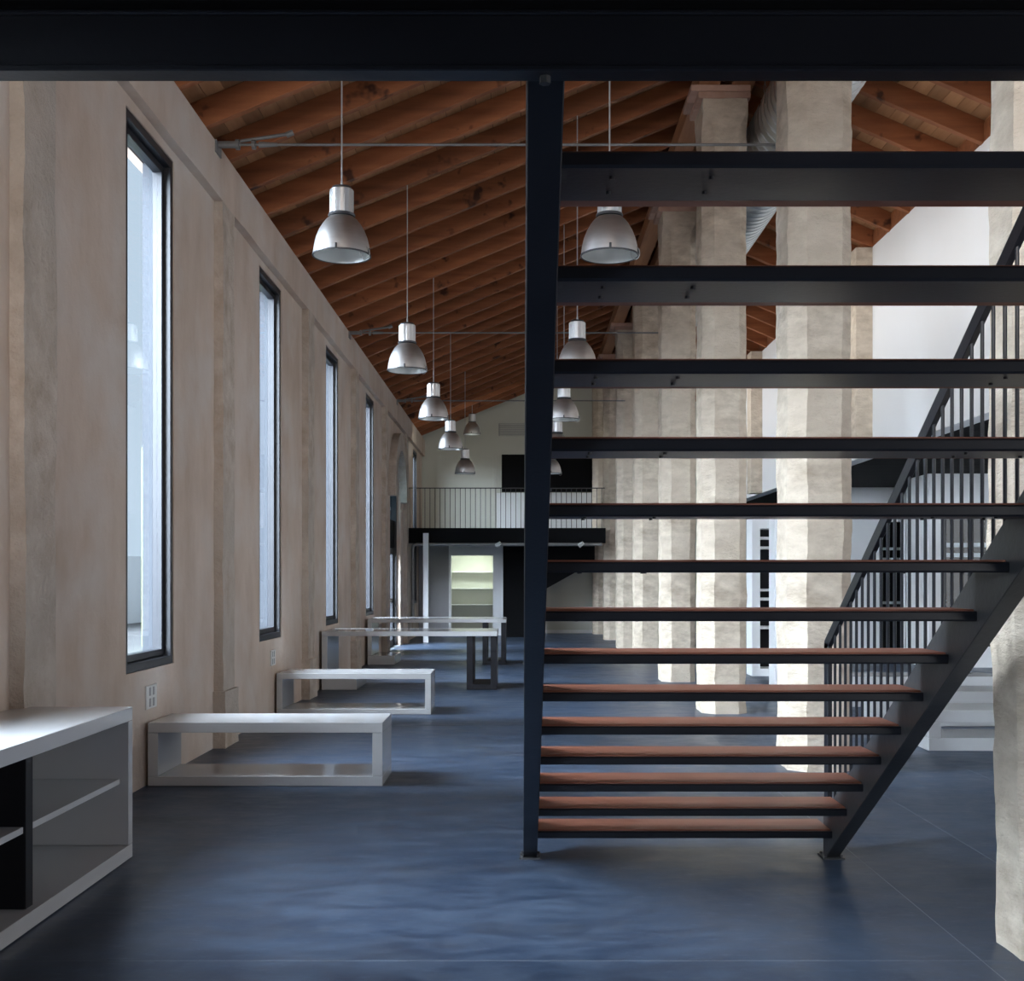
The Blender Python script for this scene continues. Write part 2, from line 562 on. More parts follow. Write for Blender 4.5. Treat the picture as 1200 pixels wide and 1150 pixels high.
wl_lab = ['tall black framed window behind the viewpoint', 'tall black framed window above the low shelf unit',
          'largest tall black framed window, beside the nearest white bench',
          'second tall black framed window, above the second white bench',
          'third tall black framed window, beside the nearer white table',
          'fourth tall black framed window, just before the arched doorway']
for i, y in enumerate(WIN):
    window(i + 1, y, y + WW, ZS, ZH, wl_lab[i])
window(7, 29.5, 30.65, 2.70, ZH, 'narrow black framed window above the far gallery floor')
window(8, 29.5, 30.65, 0.86, 2.42, 'narrow black framed window under the far gallery')

# arched steel and glass door
dr = thing('door_1', (XW, ARCH[0], 0), 'tall arched black steel door with glass fanlight in the plaster wall', 'door', kind='structure')
r = 1.05


def arch(yc, zc, r, n=20): return [(yc + r * math.cos(t), zc + r * math.sin(t)) for t in [math.pi * k / n for k in range(n + 1)]]


pts = [(yc + r, 0.0)] + arch(yc, zc, r) + [(yc - r, 0.0), (yc - r + .09, 0.0)] + arch(yc, zc, r - .09)[::-1] + [(yc + r - .09, 0.0)]
MB().prism(pts, 'x', -2.99, -2.80).build('frame', M['frame'], dr)
MB().prism(arch(yc, zc, r - .085) + [(yc - r + .085, 2.78), (yc + r - .085, 2.78)], 'x', -2.903, -2.897).build('fanlight', M['smoked'], dr)
MB().box(-2.96, -2.84, yc - r + .09, yc + r - .09, 2.18, 2.78).build('transom_panel', M['blackmatt'], dr)
for s in (0, 1):
    ya = yc - r + .09 + s * (r - .09)
    yb = ya + r - .09
    lf = MB().ring('x', -2.93, -2.87, (ya, yb, .01, 2.17), (ya + .11, yb - .11, .14, 2.04)).build('door_leaf', M['frame'], dr, bevel=.003)
    MB().box(-2.93, -2.87, ya + .111, yb - .111, .98, 1.06).build('rail', M['frame'], lf)
    for u, v in ((.14, .98), (1.06, 2.04)): MB().box(-2.903, -2.897, ya + .111, yb - .111, u, v).build('door_pane', M['glass'], lf)
    hy = yb - .06 if s == 0 else ya + .06
    MB().tube((-2.82, hy - .08, 1.02), (-2.82, hy + .08, 1.02), .012).tube((-2.87, hy, 1.02), (-2.82, hy, 1.02), .01).build('door_handle', M['frame'], lf)
area('sky_portal', (XO - 0.02, yc, 1.9), (0, yc, 1.9), 2.1, 3.9, 10, (1, 1, 1), portal=True)

# ------------------------------------------------------------------ roof
ce = thing('ceiling', (0, 0, 0), 'pitched timber roof of red brown rafters under pine boards', 'ceiling', kind='structure')
RH, RW = 0.245, 0.08
x0, x1 = -2.89, 2.26
raf = MB().prism([(x0, zl(x0)), (x1, zl(x1)), (x1, zl(x1) + RH), (x0, zl(x0) + RH)], 'y', -RW / 2, RW / 2) \
    .build('rafter', M['rafter'], ce, bevel=0.004)
k0, k1 = -17, 28
ry = [9.12 + 0.79 * k for k in range(k0, k1 + 1)]
raf.location = (0, ry[0], 0)
for y in ry[1:]: copy_part(raf, (0, y, 0))
x0, x1 = 2.34, 5.16
raf2 = MB().prism([(x0, zr(x0)), (x1, zr(x1)), (x1, zr(x1) + RH), (x0, zr(x0) + RH)], 'y', -RW / 2, RW / 2) \
    .build('rafter', M['rafter'], ce, bevel=0.004, loc=(0, ry[0] + .3, 0))
for y in ry[1:]: copy_part(raf2, (0, y + .3, 0))
# deck boards run along the nave, narrow joints left between them
BW = 0.155
n = int((2.30 - (-2.95)) / BW)
for i in range(n):
    xa, xb = -2.95 + i * BW + .003, -2.95 + (i + 1) * BW - .003
    MB().prism([(xa, zl(xa) + RH), (xb, zl(xb) + RH), (xb, zl(xb) + RH + .022), (xa, zl(xa) + RH + .022)], 'y', -6.3, 32.7) \
        .build('deck_board', M['board'], ce)
n = int((5.2 - 2.30) / BW)
for i in range(n):
    xa, xb = 2.30 + i * BW + .003, 2.30 + (i + 1) * BW - .003
    MB().prism([(xa, zr(xa) + RH), (xb, zr(xb) + RH), (xb, zr(xb) + RH + .022), (xa, zr(xa) + RH + .022)], 'y', -6.3, 32.7) \
        .build('deck_board', M['board'], ce)
MB().prism([(-3.3, zl(-3.3) + .27), (2.29, zl(2.29) + .275), (5.4, zr(5.4) + .27), (5.4, zr(5.4) + .42), (2.29, 7.95), (-3.3, zl(-3.3) + .42)],
           'y', -6.4, 32.8).build('roof_cover', M['blackmatt'], ce)
for xa in (1.95, 2.33):
    MB().box(xa, xa + .24, -6.2, YB, 6.95, 7.185 if xa < 2 else 7.20).build('ridge_beam', M['beam'], ce, bevel=.006)

# ------------------------------------------------------------------ end and side walls
wb = thing('wall_back', (0, YB, 0), 'cream painted end wall of the hall', 'wall', kind='structure')
MB().prism([(-3.15, -.1), (10.3, -.1), (10.3, 5.6), (5.2, 6.3), (2.3, 7.55), (-3.15, 5.35)], 'y', YB, YB + .4).build('wall_panel', M['cream'], wb)
MB().box(-2.70, 1.95, YB - .02, YB, 0, .09).build('baseboard', M['white'], wb)
wf = MB().prism([(-3.15, -.1), (10.3, -.1), (10.3, 5.6), (5.2, 6.3), (2.3, 7.55), (-3.15, 5.35)], 'y', -6.6, -6.25).build('wall_front', M['white'])
tag(wf, 'white wall behind the viewpoint', 'wall', kind='structure')
wr = MB().box(10.0, 10.3, -6.3, 32.6, 0, 3.4).build('wall_right', M['white'])
tag(wr, 'white outer wall of the low aisle on the far right', 'wall', kind='structure')
wu = thing('wall_upper', (4.92, 9, 3.25), 'bright white upper wall above the low aisle, behind the columns', 'wall', kind='structure')
MB().box(4.92, 5.14, 7.6, YB, 3.25, 6.145).build('wall_panel', M['white'], wu)
MB().box(4.925, 5.13, 7.6, YB, 6.147, 6.36).build('wall_plate', M['rafter'], wu)
for y in (16.5, 24.05):
    MB().box(4.69, 4.92, y, y + .42, 3.25, 6.14).build('pilaster', M['stone'], wu)
sf = thing('ceiling_aisle', (5.14, 9, 3.25), 'black boarded ceiling of the low aisle on the right', 'ceiling', kind='structure')
MB().box(5.14, 10.2, -6.2, YB, 3.30, 3.42).build('ceiling_bed', M['blackmatt'], sf)
for i in range(40):
    y = 8.0 + i * .6
    MB().box(5.145, 10.0, y + .006, y + .594, 3.262, 3.30).build('ceiling_board', M['blackmatt'], sf)

# aisle partitions
pa = thing('wall_partition_1', (6.3, 22.8, 0), 'pale wall across the low aisle, seen right of the second column', 'wall', kind='structure')
for q in ((5.95, 6.98, 0, 3.262), (7.42, 7.6, 0, 3.262), (6.981, 7.419, 2.6, 3.262)):
    MB().box(q[0], q[1], 22.8, 23.0, q[2], q[3]).build('wall_panel', M['white'], pa)
MB().box(7.24, 7.28, 22.84, 22.9, 0, 2.6).build('mullion', M['frame'], pa)
for zz in (1.0, 1.85, 2.05): MB().box(6.98, 7.42, 22.91, 22.97, zz, zz + .05).build('transom', M['white'], pa)
MB().box(6.98, 7.42, 22.9, 22.906, 0, 2.6).build('pane', M['glass'], pa)
MB().box(6.4, 10, 24.6, 24.7, 0, 3.262).build('room_back', M['blackmatt'], pa)
pb = thing('wall_partition_2', (6.85, 19.8, 0), 'white glazed office front in the aisle, behind the stair railing', 'wall', kind='structure')
for q in ((6.85, 7.10, 20.95, 0, 3.262), (7.101, 9.99, 20.0, 2.62, 3.262), (7.101, 9.99, 20.0, 0, .35), (8.75, 9.99, 20.0, .351, 2.619)):
    MB().box(q[0], q[1], 19.8, q[2], q[3], q[4]).build('wall_panel', M['white'], pb)
MB().ring('y', 19.84, 19.92, (7.10, 8.75, .35, 2.62), (7.16, 8.69, .41, 2.56)).build('frame', M['frame'], pb)
for xx in (7.55, 8.10): MB().box(xx, xx + .06, 19.84, 19.92, .41, 2.56).build('mullion', M['frame'], pb)
for zz in (1.86, 2.03): MB().box(7.16, 8.69, 19.93, 20.1, zz, zz + .07).build('shelf', M['white'], pb)
MB().box(7.16, 8.69, 19.88, 19.886, .41, 2.56).build('pane', M['glass'], pb)
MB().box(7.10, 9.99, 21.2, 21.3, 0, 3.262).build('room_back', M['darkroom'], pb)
MB().box(8.2, 8.45, 20.7, 20.78, 0, 3.262).build('cupboard_side', M['cream'], pb)


# ------------------------------------------------------------------ columns
def column(idx, xl, yf, label, flare=True, w=0.49, d=0.64, ztop=6.80, lean=0.0):
    t = thing('stone_column', (xl + w / 2, yf + d / 2, 0), label, 'column', 'rough octagonal columns along the aisle')
    mb = MB()
    cl = [0.12, 0.09, 0.09, 0.11]   # front-left, front-right, back-right, back-left
    nz = 120
    rings = []
    for k in range(nz + 1):
        z = ztop * k / nz
        ln = lean * min(1, max(0, (z - .3) / 1.2))
        s = 1.0
        if flare:
            s = 1 - min(1, max(0, (z - 6.42) / 0.30))
            s = s * s * (3 - 2 * s)
        c = [q * s + 0.004 for q in cl]
        P = [(xl, yf + c[0]), (xl + c[0], yf), (xl + w - c[1], yf), (xl + w, yf + c[1]),
             (xl + w, yf + d - c[2]), (xl + w - c[2], yf + d), (xl + c[3], yf + d), (xl, yf + d - c[3])]
        ring = []
        for i in range(8):
            p, q = Vector(P[i]), Vector(P[(i + 1) % 8])
            ns = 3 if (q - p).length > .1 or i % 2 else 2
            for j in range(3):
                u = p.lerp(q, j / 3)
                e = 1.6 if j == 0 else 0.8
                a = Vector((u.x * 4 + idx * 17, u.y * 4, z * 2.5))
                b = Vector((u.x * 9 + idx * 5, u.y * 9, z * 9))
                dx = (noise.noise(a) * .007 + noise.noise(b) * .006) * e
                dy = (noise.noise(a + Vector((50, 0, 0))) * .007 + noise.noise(b + Vector((0, 50, 0))) * .006) * e
                ring.append(len(mb.v))
                mb.v.append((u.x + dx + ln, u.y + dy, z))
        rings.append(ring)
    m = len(rings[0])
    for k in range(nz):
        for i in range(m):
            j = (i + 1) % m
            mb.f.append((rings[k][i], rings[k][j], rings[k + 1][j], rings[k + 1][i]))
    mb.f.append(tuple(rings[0])[::-1])
    mb.f.append(tuple(rings[-1]))
    mb.build('shaft', M['stone'], t, smooth=True)
    for cz, ex in ((0, .06), (1, .14)):
        z = ztop + cz * .075
        for q in range(2):
            y = yf - .02 + q * (d + .04) / 2
            MB().box(xl - ex, xl + w + .03, y + .004, y + (d + .04) / 2 - .004, z + .002, z + .073).build('brick', M['brick'], t, bevel=.006)
    return t


cols = [(1.965, 4.50, 'nearest pale stone column, cut by the right edge beside the stair'),
        (2.085, 9.10, 'wide pale stone column standing right behind the stair treads'),
        (2.01, 13.00, 'pale stone column next behind the widest one seen through the treads'),
        (2.04, 17.00, 'stone column third in the row seen through the treads'),
        (2.03, 20.95, 'stone column fourth in the row seen through the treads'),
        (2.05, 25.1, 'stone column fifth in the row, just in front of the far gallery'),
        (2.02, 28.6, 'beige stone column at the right end of the far gallery'),
        (1.93, 31.55, 'farthest stone column standing against the cream end wall')]
for i, (xl, yf, lab) in enumerate(cols):
    column(i, xl, yf, lab, d=.47 if i == 0 else .64, lean=-.035 if i == 0 else 0)

# ------------------------------------------------------------------ staircase
st = thing('steel_staircase', (0.8, 4.3, 0), 'black steel open staircase with red brown wooden treads and a barred railing', 'staircase')
G, R_, Y1 = 0.2804, 0.1729, 6.176


def zlow(y): return .088 + R_ / G * (Y1 - y)


YT = 2.274
for xa, xb in ((.010, .085), (1.63, 1.703)):
    # channel profile: web on the inside, flanges top and bottom
    pts = [(6.36, 0), (6.36, zlow(6.36) + .25), (YT, zlow(YT) + .25), (YT, zlow(YT)), (6.319, 0)]
    s = MB().prism(pts, 'x', xa, xb).build('stringer', M['raw' if xa > 1 else 'black'], st, bevel=.003)
    MB().box(xa - .02, xb + .02, 6.27, 6.40, 0, .010).build('foot_plate', M['raw'], s)
    b = MB()
    for dy in (6.29, 6.38): b.tube((xa - .005, dy, .01), (xa - .005, dy, .022), .009, 6).tube((xb + .005, dy, .01), (xb + .005, dy, .022), .009, 6)
    tag(b.build('bolts', M['raw'], s), kind='stuff')
DT = .235
tray = MB()
# C-shaped steel tray: rounded rear lip, thin bottom sheet, short front lip (origin: rear top edge)
lip = [(0.0, -.006), (.004, -.001), (.022, -.001), (.026, -.006), (.026, -.031), (.021, -.037), (.005, -.037), (0.0, -.031)]
tray.prism(lip, 'x', .085, 1.63)
tray.box(.085, 1.63, .026, DT, -.0335, -.0285)
tray.box(.085, 1.63, DT - .006, DT, -.0285, -.004)
X0 = 0.8575
tr = tray.build('tread', M['black'], st, off=(0, 0, 0), smooth=True)
bd = MB().box(.087, 1.628, .020, .298, -.0285, .006).build('tread_board', M['tread'], tr, off=(0, 0, 0), bevel=.003)
bl = MB()
for x in (.20, .42, 1.30, 1.50):
    for y in (.07, .17): bl.tube((x, y, -.040), (x, y, -.0335), .006, 8)
tag(bl.build('bolts', M['black'], tr, off=(0, 0, 0)), kind='stuff')
for x, sg in ((.088, 1), (1.627, -1)):
    MB().prism([(.005, -.036), (.10, -.036), (.10, -.030), (.03, -.012), (.005, -.012)], 'x', x, x + sg * .012).build('bracket', M['raw'], tr, off=(0, 0, 0))
root = Vector(ROOT[st.name])
for k in range(1, 15):
    loc = Vector((0, Y1 - (k - 1) * G, k * R_)) - root
    if k == 1:
        tr.location = loc
    else:
        copy_part(tr, loc)
# railing on the right stringer
XR = 1.668


def zrail(y): return 1.165 + R_ / G * (6.43 - y)


MB().prism([(6.44, zrail(6.44) - .075), (6.44, zrail(6.44)), (YT - .2, zrail(YT - .2)), (YT - .2, zrail(YT - .2) - .075)], 'x', XR - .012, XR + .012) \
    .build('handrail', M['black'], st, bevel=.002)
MB().box(XR - .012, XR + .012, 6.365, 6.445, .06, zrail(6.44) - .01).build('newel', M['black'], st, bevel=.002)
bal = None
for i in range(39):
    y = 6.262 - .1 * i
    if y < YT + .05: break
    zb = zlow(y) + .25 - .012
    if bal is None:
        bal = MB().tube((0, 0, 0), (0, 0, zrail(y) - .05 - zb), .0075, 8).build('baluster', M['black'], st, off=(0, 0, 0), smooth=True)
        bal.location = Vector((XR, y, zb)) - root
    else:
        copy_part(bal, Vector((XR, y, zb)) - root)

# gallery over the viewpoint: its edge beam carries the stair
gb = thing('steel_beam', (0, 2.2, 2.43), 'wide black steel beam across the top, carrying the stair', 'beam')
for u, v in ((2.459, 2.470), (2.566, 2.575)): MB().box(-2.70, 5.1, 2.222, 2.272, u, v).build('flange', M['black'], gb, bevel=.002)
MB().box(-2.70, 5.1, 2.232, 2.242, 2.470, 2.566).build('web', M['black'], gb)
MB().tube((.045, 2.25, 2.445), (.045, 2.25, 2.459), .011, 6).build('bolt', M['raw'], gb)
gd = MB().box(-2.70, 5.1, -6.2, 2.28, 2.575, 2.60).build('ceiling_gallery', M['blackmatt'])
tag(gd, 'black steel gallery floor directly above the viewpoint', 'ceiling', kind='structure')


# ------------------------------------------------------------------ white furniture
def loop_bench(xa, xb, y0, y1, h, t, label, tb=None):
    o = thing('white_bench', ((xa + xb) / 2, (y0 + y1) / 2, 0), label, 'bench', 'white lacquered box frame benches')
    tb = tb or t
    gp = .0015
    MB().box(xa, xb, y0, y1, h - t, h).build('top_slab', M['lacquer'], o, bevel=.002)
    MB().box(xa, xb, y0, y1, 0.004, tb).build('bottom_slab', M['lacquer'], o, bevel=.002)
    for x in (xa, xb - t):
        MB().box(x, x + t, y0, y1, tb + gp, h - t - gp).build('side_board', M['lacquer'], o, bevel=.002)
    return o


loop_bench(-2.69, -1.00, 8.48, 9.06, .461, .073, 'nearest low white bench on the left, beside the largest window')
loop_bench(-2.69, -.995, 12.94, 13.6, .455, .062, 'second low white bench on the left, in front of the white tables')
for i, (y0, lab) in enumerate(((10.2, 'nearest low white bench on the right, under the stair railing'),
                               (11.9, 'low white bench right behind the nearest one on the right'),
                               (13.7, 'third low white bench in the row on the right'))):
    loop_bench(3.53 + .08 * i, 5.6, y0, y0 + .62, .355, .105, lab, .115)


def table(xa, xb, y0, y1, h, label):
    o = thing('white_table', ((xa + xb) / 2, (y0 + y1) / 2, 0), label, 'table', 'long white tables by the left wall')
    MB().box(xa, xb, y0, y1, h - .062, h).build('table_top', M['lacquer'], o, bevel=.002)
    l = MB().box(xa, xa + .075, y0, y1, .165, h - .0635).build('side_board', M['lacquer'], o, bevel=.002)
    MB().box(xa, xa + .47, y0, y1, .004, .16).build('foot_board', M['lacquer'], o, bevel=.002)
    b = xb - .005
    w, tt = .405, .082
    z1 = h - .0635
    f = MB().ring('y', y0 + .02, y1 - .1, (b - w, b, .004, z1), (b - w + tt, b - tt, .074, z1 - .001))
    f.build('leg_frame', M['blacklam'], o, bevel=.002)
    return o


table(-2.68, -.325, 15.8, 16.8, .787, 'nearer long white table with black frame leg')
table(-2.665, -.265, 20.4, 21.4, .795, 'farther long white table with black frame leg')

# shelf unit at lower left
cb = thing('shelf_unit', (-2.4, 5.0, 0), 'low open white shelf unit with black divider by the left wall', 'shelf')
xf, xk, ya, yb = -2.09, -2.70, 3.3, 6.33
MB().box(xk, xf, ya, yb, .738, .81).build('top_slab', M['lacquer'], cb, bevel=.002)
MB().box(xk, xf, ya, yb, .004, .078).build('bottom_slab', M['lacquer'], cb, bevel=.002)
for y in (ya, yb - .065): MB().box(xk, xf, y, y + .065, .0795, .7365).build('side_board', M['lacquer'], cb, bevel=.002)
MB().box(xk, xk + .02, ya + .066, yb - .066, .0795, .7365).build('back_panel', M['lacquer'], cb)
MB().box(xk + .021, xf - .045, 5.125, yb - .067, .405, .434).build('shelf', M['lacquer'], cb, bevel=.002)
MB().box(xk + .021, xf - .045, ya + .067, 5.048, .405, .434).build('shelf', M['lacquer'], cb, bevel=.002)
MB().box(xk + .021, xf - .035, 5.05, 5.123, .0795, .7365).build('divider', M['blacklam'], cb, bevel=.002)


# sockets
def socket(x, y, z, w, h, gangs, label):
    o = thing('wall_socket', (x, y, z), label, 'socket', 'white sockets along the left wall')
    MB().box(x + .0005, x + .012, y - w / 2, y + w / 2, z - h / 2, z + h / 2).build('plate', M['plastic'], o, bevel=.003)
    for i in range(gangs):
        for j in range(2 if gangs > 1 else 1):
            yy = y + (i - (gangs - 1) / 2) * .085
            zz = z + (j - .5) * .08 if gangs > 1 else z
            MB().box(x + .012, x + .015, yy - .018, yy + .018, zz - .03, zz + .03).build('outlet', M['outlet'], o)
    return o


socket(XW, 8.62, .635, .24, .17, 2, 'large white double socket plate under the largest window')
socket(XW, 11.0, .57, .11, .11, 1, 'small white single socket beyond the pilaster near the first bench')
socket(XW, 12.85, .635, .22, .17, 2, 'white double socket plate under the second window')
socket(XW, 15.35, .60, .10, .11, 1, 'small white single socket before the nearer white table')

# ------------------------------------------------------------------ pendant lamps
def make_lamp(loc, ztop, label):
    o = thing('pendant_lamp', loc, label, 'lamp', 'aluminium bell pendant lamps in two rows')
    x, y, z = loc
    # outer bell (rim at z), a thin shell with wall thickness
    prof = [(.2185, 0), (.2170, .020), (.2105, .075), (.196, .135), (.174, .190), (.146, .238), (.116, .275), (.096, .292)]
    inner = [(r - .005, h) for r, h in prof[::-1]]
    MB().lathe(prof + inner, loc, 40).build('bell', M['alu'], o, smooth=True)
    MB().lathe([(r - .0055, h) for r, h in prof] + [(.02, .293), (.02, .286)] + [(r - .0075, h) for r, h in prof[::-1]], loc, 40) \
        .build('reflector', M['reflector'], o, smooth=True)
    MB().lathe([(.224, -.004), (.224, .006), (.214, .006), (.214, -.004)], loc, 40).build('rim_ring', M['darkplastic'], o, smooth=True)
    MB().lathe([(0, .300), (.100, .300), (.104, .309), (.100, .318), (0, .318)], loc, 32).build('collar', M['darkplastic'], o, smooth=True)
    h = MB()
    h.lathe([(0, .318), (.089, .318), (.089, .500), (.083, .506), (0, .506)], loc, 32)
    h.build('housing', M['alupol'], o, smooth=True)
    f = MB()
    for i in range(16):
        a = 2 * math.pi * i / 16
        f.tube((x + .089 * math.cos(a), y + .089 * math.sin(a), z + .322), (x + .089 * math.cos(a), y + .089 * math.sin(a), z + .496), .0035, 5)
    tag(f.build('cooling_fins', M['alupol'], o, smooth=True), kind='stuff')
    MB().lathe([(0, .506), (.080, .506), (.072, .524), (0, .528)], loc, 32).build('cap', M['darkplastic'], o, smooth=True)
    MB().tube((x, y, z + .526), (x, y, z + .575), .012, 8, .007).build('cord_grip', M['cable'], o, smooth=True)
    MB().tube((x, y, z + .57), (x, y, ztop), .006, 6).build('cord', M['cable'], o, smooth=True)
    for a in (-1.62, -.25, 2.1):
        c, s = math.cos(a), math.sin(a)
        m = MB()
        px, py = x + .221 * c, y + .221 * s
        m.tube((px, py, z + .004), (px, py, z + .040), .009, 8)
        m.build('clip', M['darkplastic'], o, smooth=True)
    w = MB()
    cx, cy = x + .205 * math.cos(-.4), y + .205 * math.sin(-.4)
    w.path([(cx + .034 * math.cos(t), cy, z + .0 + .048 * math.sin(t)) for t in [2 * math.pi * q / 14 for q in range(15)]], .003, 5)
    w.build('wire_loop', M['cable'], o, smooth=True)
    return o


names = ['first', 'second', 'third', 'fourth', 'fifth']
LY = [9.0, 13.05, 17.1, 21.15, 25.2]
ul, vl = [400.5, 477.3, 508, 528, 545], [300, 434.5, 491, 526.5, 555]
ur = [714.3, 676.5, 661, 653, 646]
labl = ['largest bell pendant lamp, hanging between the first two windows',
        'second aluminium bell pendant from the front in the left row',
        'third aluminium bell pendant in the left row',
        'fourth aluminium bell pendant in the left row, near the arch',
        'darkest bell pendant of the left row, hanging before the far gallery']
labr = ['large bell pendant lamp seen between the two uppermost stair treads',
        'second bell pendant of the right row, behind the stair treads',
        'third bell pendant of the right row, next to the black stringer',
        'fourth bell pendant of the right row, half hidden by a tread',
        'fifth bell pendant of the right row, before the black wall panel']
for i, y in enumerate(LY):
    x = (ul[i] - CX) * y / F
    z = EYE + (CY - vl[i]) * y / F
    make_lamp((x, y, z), zl(x) + RH, labl[i])
for i, y in enumerate(LY):
    x = (ur[i] - CX) * y / F
    z = EYE + (CY - (vl[i] - (0, 3, -1, -1, 0)[i])) * y / F
    make_lamp((x, y, z), zl(x) + RH, labr[i])
make_lamp((-1.25, 29.9, 5.16), zl(-1.25) + RH, 'small bell pendant hanging above the far gallery')

# ------------------------------------------------------------------ tie rods
for y, lab in ((10.22, 'nearest thin steel tie rod spanning under the rafters'), (18.05, 'middle thin steel tie rod spanning under the rafters'),
               (24.95, 'farthest thin steel tie rod before the end wall')):
    o = thing('tie_rod', (XP, y, 5.27), lab, 'tie rod', 'steel tie rods across the nave')
    z = 5.265
    MB().tube((XP + .05, y, z), (2.2, y, z), .0125, 8).build('rod', M['rod'], o, smooth=True)
    MB().box(XP - .004, XP + .012, y - .09, y + .09, z - .09, z + .015).build('anchor_plate', M['rod'], o)
    for p, q, r_, e in ((.01, .16, .030, .030), (.16, .19, .045, .045), (.30, .33, .042, .042), (.36, .52, .026, .016)):
        MB().tube((XP + p, y, z), (XP + q, y, z), r_, 10, e).build('turnbuckle_nut', M['rod'], o, smooth=True)
    ca = MB().tube((XP + .20, y, z + .03), (XP + .62, y - .02, z + .085), .016, 8).build('clevis_arm', M['rod'], o, smooth=True)
    MB().tube((XP + .60, y - .02, z + .075), (XP + .66, y - .02, z + .10), .026, 8).build('pin', M['rod'], ca, smooth=True)

# ------------------------------------------------------------------ spiral duct
du = thing('ventilation_duct', (2.86, 8, 6.38), 'large round galvanised spiral duct hung beside the columns', 'duct')
prof = []
y = 10.6
R0 = .405
while y < 31.9:
    prof += [(R0, y), (R0 + .0005, y + .125), (R0 + .011, y + .132), (R0 + .011, y + .148), (R0, y + .155)]
    y += .16
prof2 = [(r, h) for r, h in prof] + [(R0 - .02, prof[-1][1]), (R0 - .02, prof[0][1])]
MB().lathe(prof2, (2.98, 0, 6.52), 28, axis='y').build('duct_tube', M['galv'], du, smooth=True)
for y in (12.4, 16.3, 20.3, 24.3, 28.3):
    h = MB()
    for i in range(10):
        zz = 6.50 + i * .10
        if zz + .1 > zr(2.6) + RH: break
        h.path([(2.565 + .012 * math.cos(t) * (i % 2), y + .012 * math.cos(t) * (1 - i % 2), zz + .055 + .055 * math.sin(t)) for t in
                [2 * math.pi * q / 10 for q in range(11)]], .004, 4)
    tag(h.build('hanger_chain', M['rod'], du), kind='stuff')

# ------------------------------------------------------------------ far gallery
gl = thing('far_gallery', (0, 27.8, 0), 'black steel gallery with thin railing at the far end of the hall', 'gallery')
gy = 27.8
MB().box(-2.70, 1.99, gy, gy + .12, 2.33, 2.69).build('edge_beam', M['blackmatt'], gl, bevel=.004)
MB().box(-2.70, 1.99, gy + .12, YB - .001, 2.56, 2.68).build('deck', M['blackmatt'], gl)
MB().box(-2.68, 1.97, gy + .03, gy + .07, 3.625, 3.645).build('handrail', M['black'], gl)
b0 = MB().tube((0, 0, 2.69), (0, 0, 3.63), .0075, 6).build('baluster', M['black'], gl, off=(0, 0, 0))
b0.location = Vector((-2.64, gy + .05, 0)) - Vector((0, 27.8, 0))
for i in range(1, 39):
    copy_part(b0, Vector((-2.64 + .1195 * i, gy + .05, 0)) - Vector((0, 27.8, 0)))
MB().box(-2.30, -2.18, 27.55, 27.67, 0, 2.56).build('post', M['white'], gl, bevel=.003)
MB().path([(-2.56, 27.74, .6), (-2.56, 27.74, 2.18), (-2.54, 27.74, 2.27), (-2.47, 27.74, 2.30), (1.9, 27.74, 2.30)], .04, 8).build('conduit', M['rod'], gl, smooth=True)
for u, lab in ((584, 'small white spotlight under the far gallery, left of the black stringer'), (681, 'small white spotlight under the far gallery, seen through the treads')):
    x = (u - CX) * 27.5 / F
    o = thing('spotlight', (x, 27.5, 2.30), lab, 'spotlight', 'white spotlights under the far gallery')
    MB().tube((x - .05, 27.52, 2.26), (x + .05, 27.48, 2.33), .055, 10, .04).build('lamp_head', M['plastic'], o, smooth=True)
    MB().box(x - .02, x + .02, 27.56, 27.698, 2.28, 2.34).build('bracket', M['plastic'], o)

# lit closet with shelves under the gallery
cl = thing('wall_closet', (-1.45, 31.0, 0), 'grey wall with a lit shelved alcove under the far gallery', 'wall', kind='structure')
xa, xb, xc, xd = -2.38, -1.91, -.69, -.46
MB().box(-2.70, xb, 31.0, 31.2, 0, 2.35).build('wall_panel', M['greypaint'], cl)
MB().prism([(xb, 0), (xb + .06, 0), (xb + .06, 2.10), (xc - .06, 2.10), (xc - .06, 0), (xd, 0), (xd, 2.35), (xb, 2.35)], 'y', 30.97, 31.2).build('frame', M['white'], cl)
for q in ((xb - .05, xb, 31.2, 32.15, 0, 2.3), (xc, xc + .05, 31.2, 32.15, 0, 2.3), (xb, xc, 32.1, 32.15, 0, 2.3), (xb, xc, 31.2, 32.1, 2.2, 2.3)):
    MB().box(*q).build('alcove_panel', M['cream'], cl)
for v in (670, 689.5, 708.5):
    z = EYE + (CY - v) * 31.8 / F
    MB().box(xb + .005, xc - .005, 31.8, 32.1, z - .025, z).build('shelf', M['white'], cl, bevel=.002)
lamp = MB().tube((-1.15, 31.45, 2.175), (-1.15, 31.45, 2.2), .12, 16)
em = bpy.data.materials.new('warm_lamp_disc')
em.use_nodes = True
em.node_tree.nodes['Principled BSDF'].inputs['Emission Color'].default_value = (1, .97, .82, 1)
em.node_tree.nodes['Principled BSDF'].inputs['Emission Strength'].default_value = 6
lo = lamp.build('ceiling_light', em)
tag(lo, 'small round ceiling light inside the lit alcove', 'lamp')
area('alcove_lamp', (-1.3, 31.3, 2.1), (-1.3, 32.0, 0.6), .9, .15, 7, (.86, 1.0, .90))

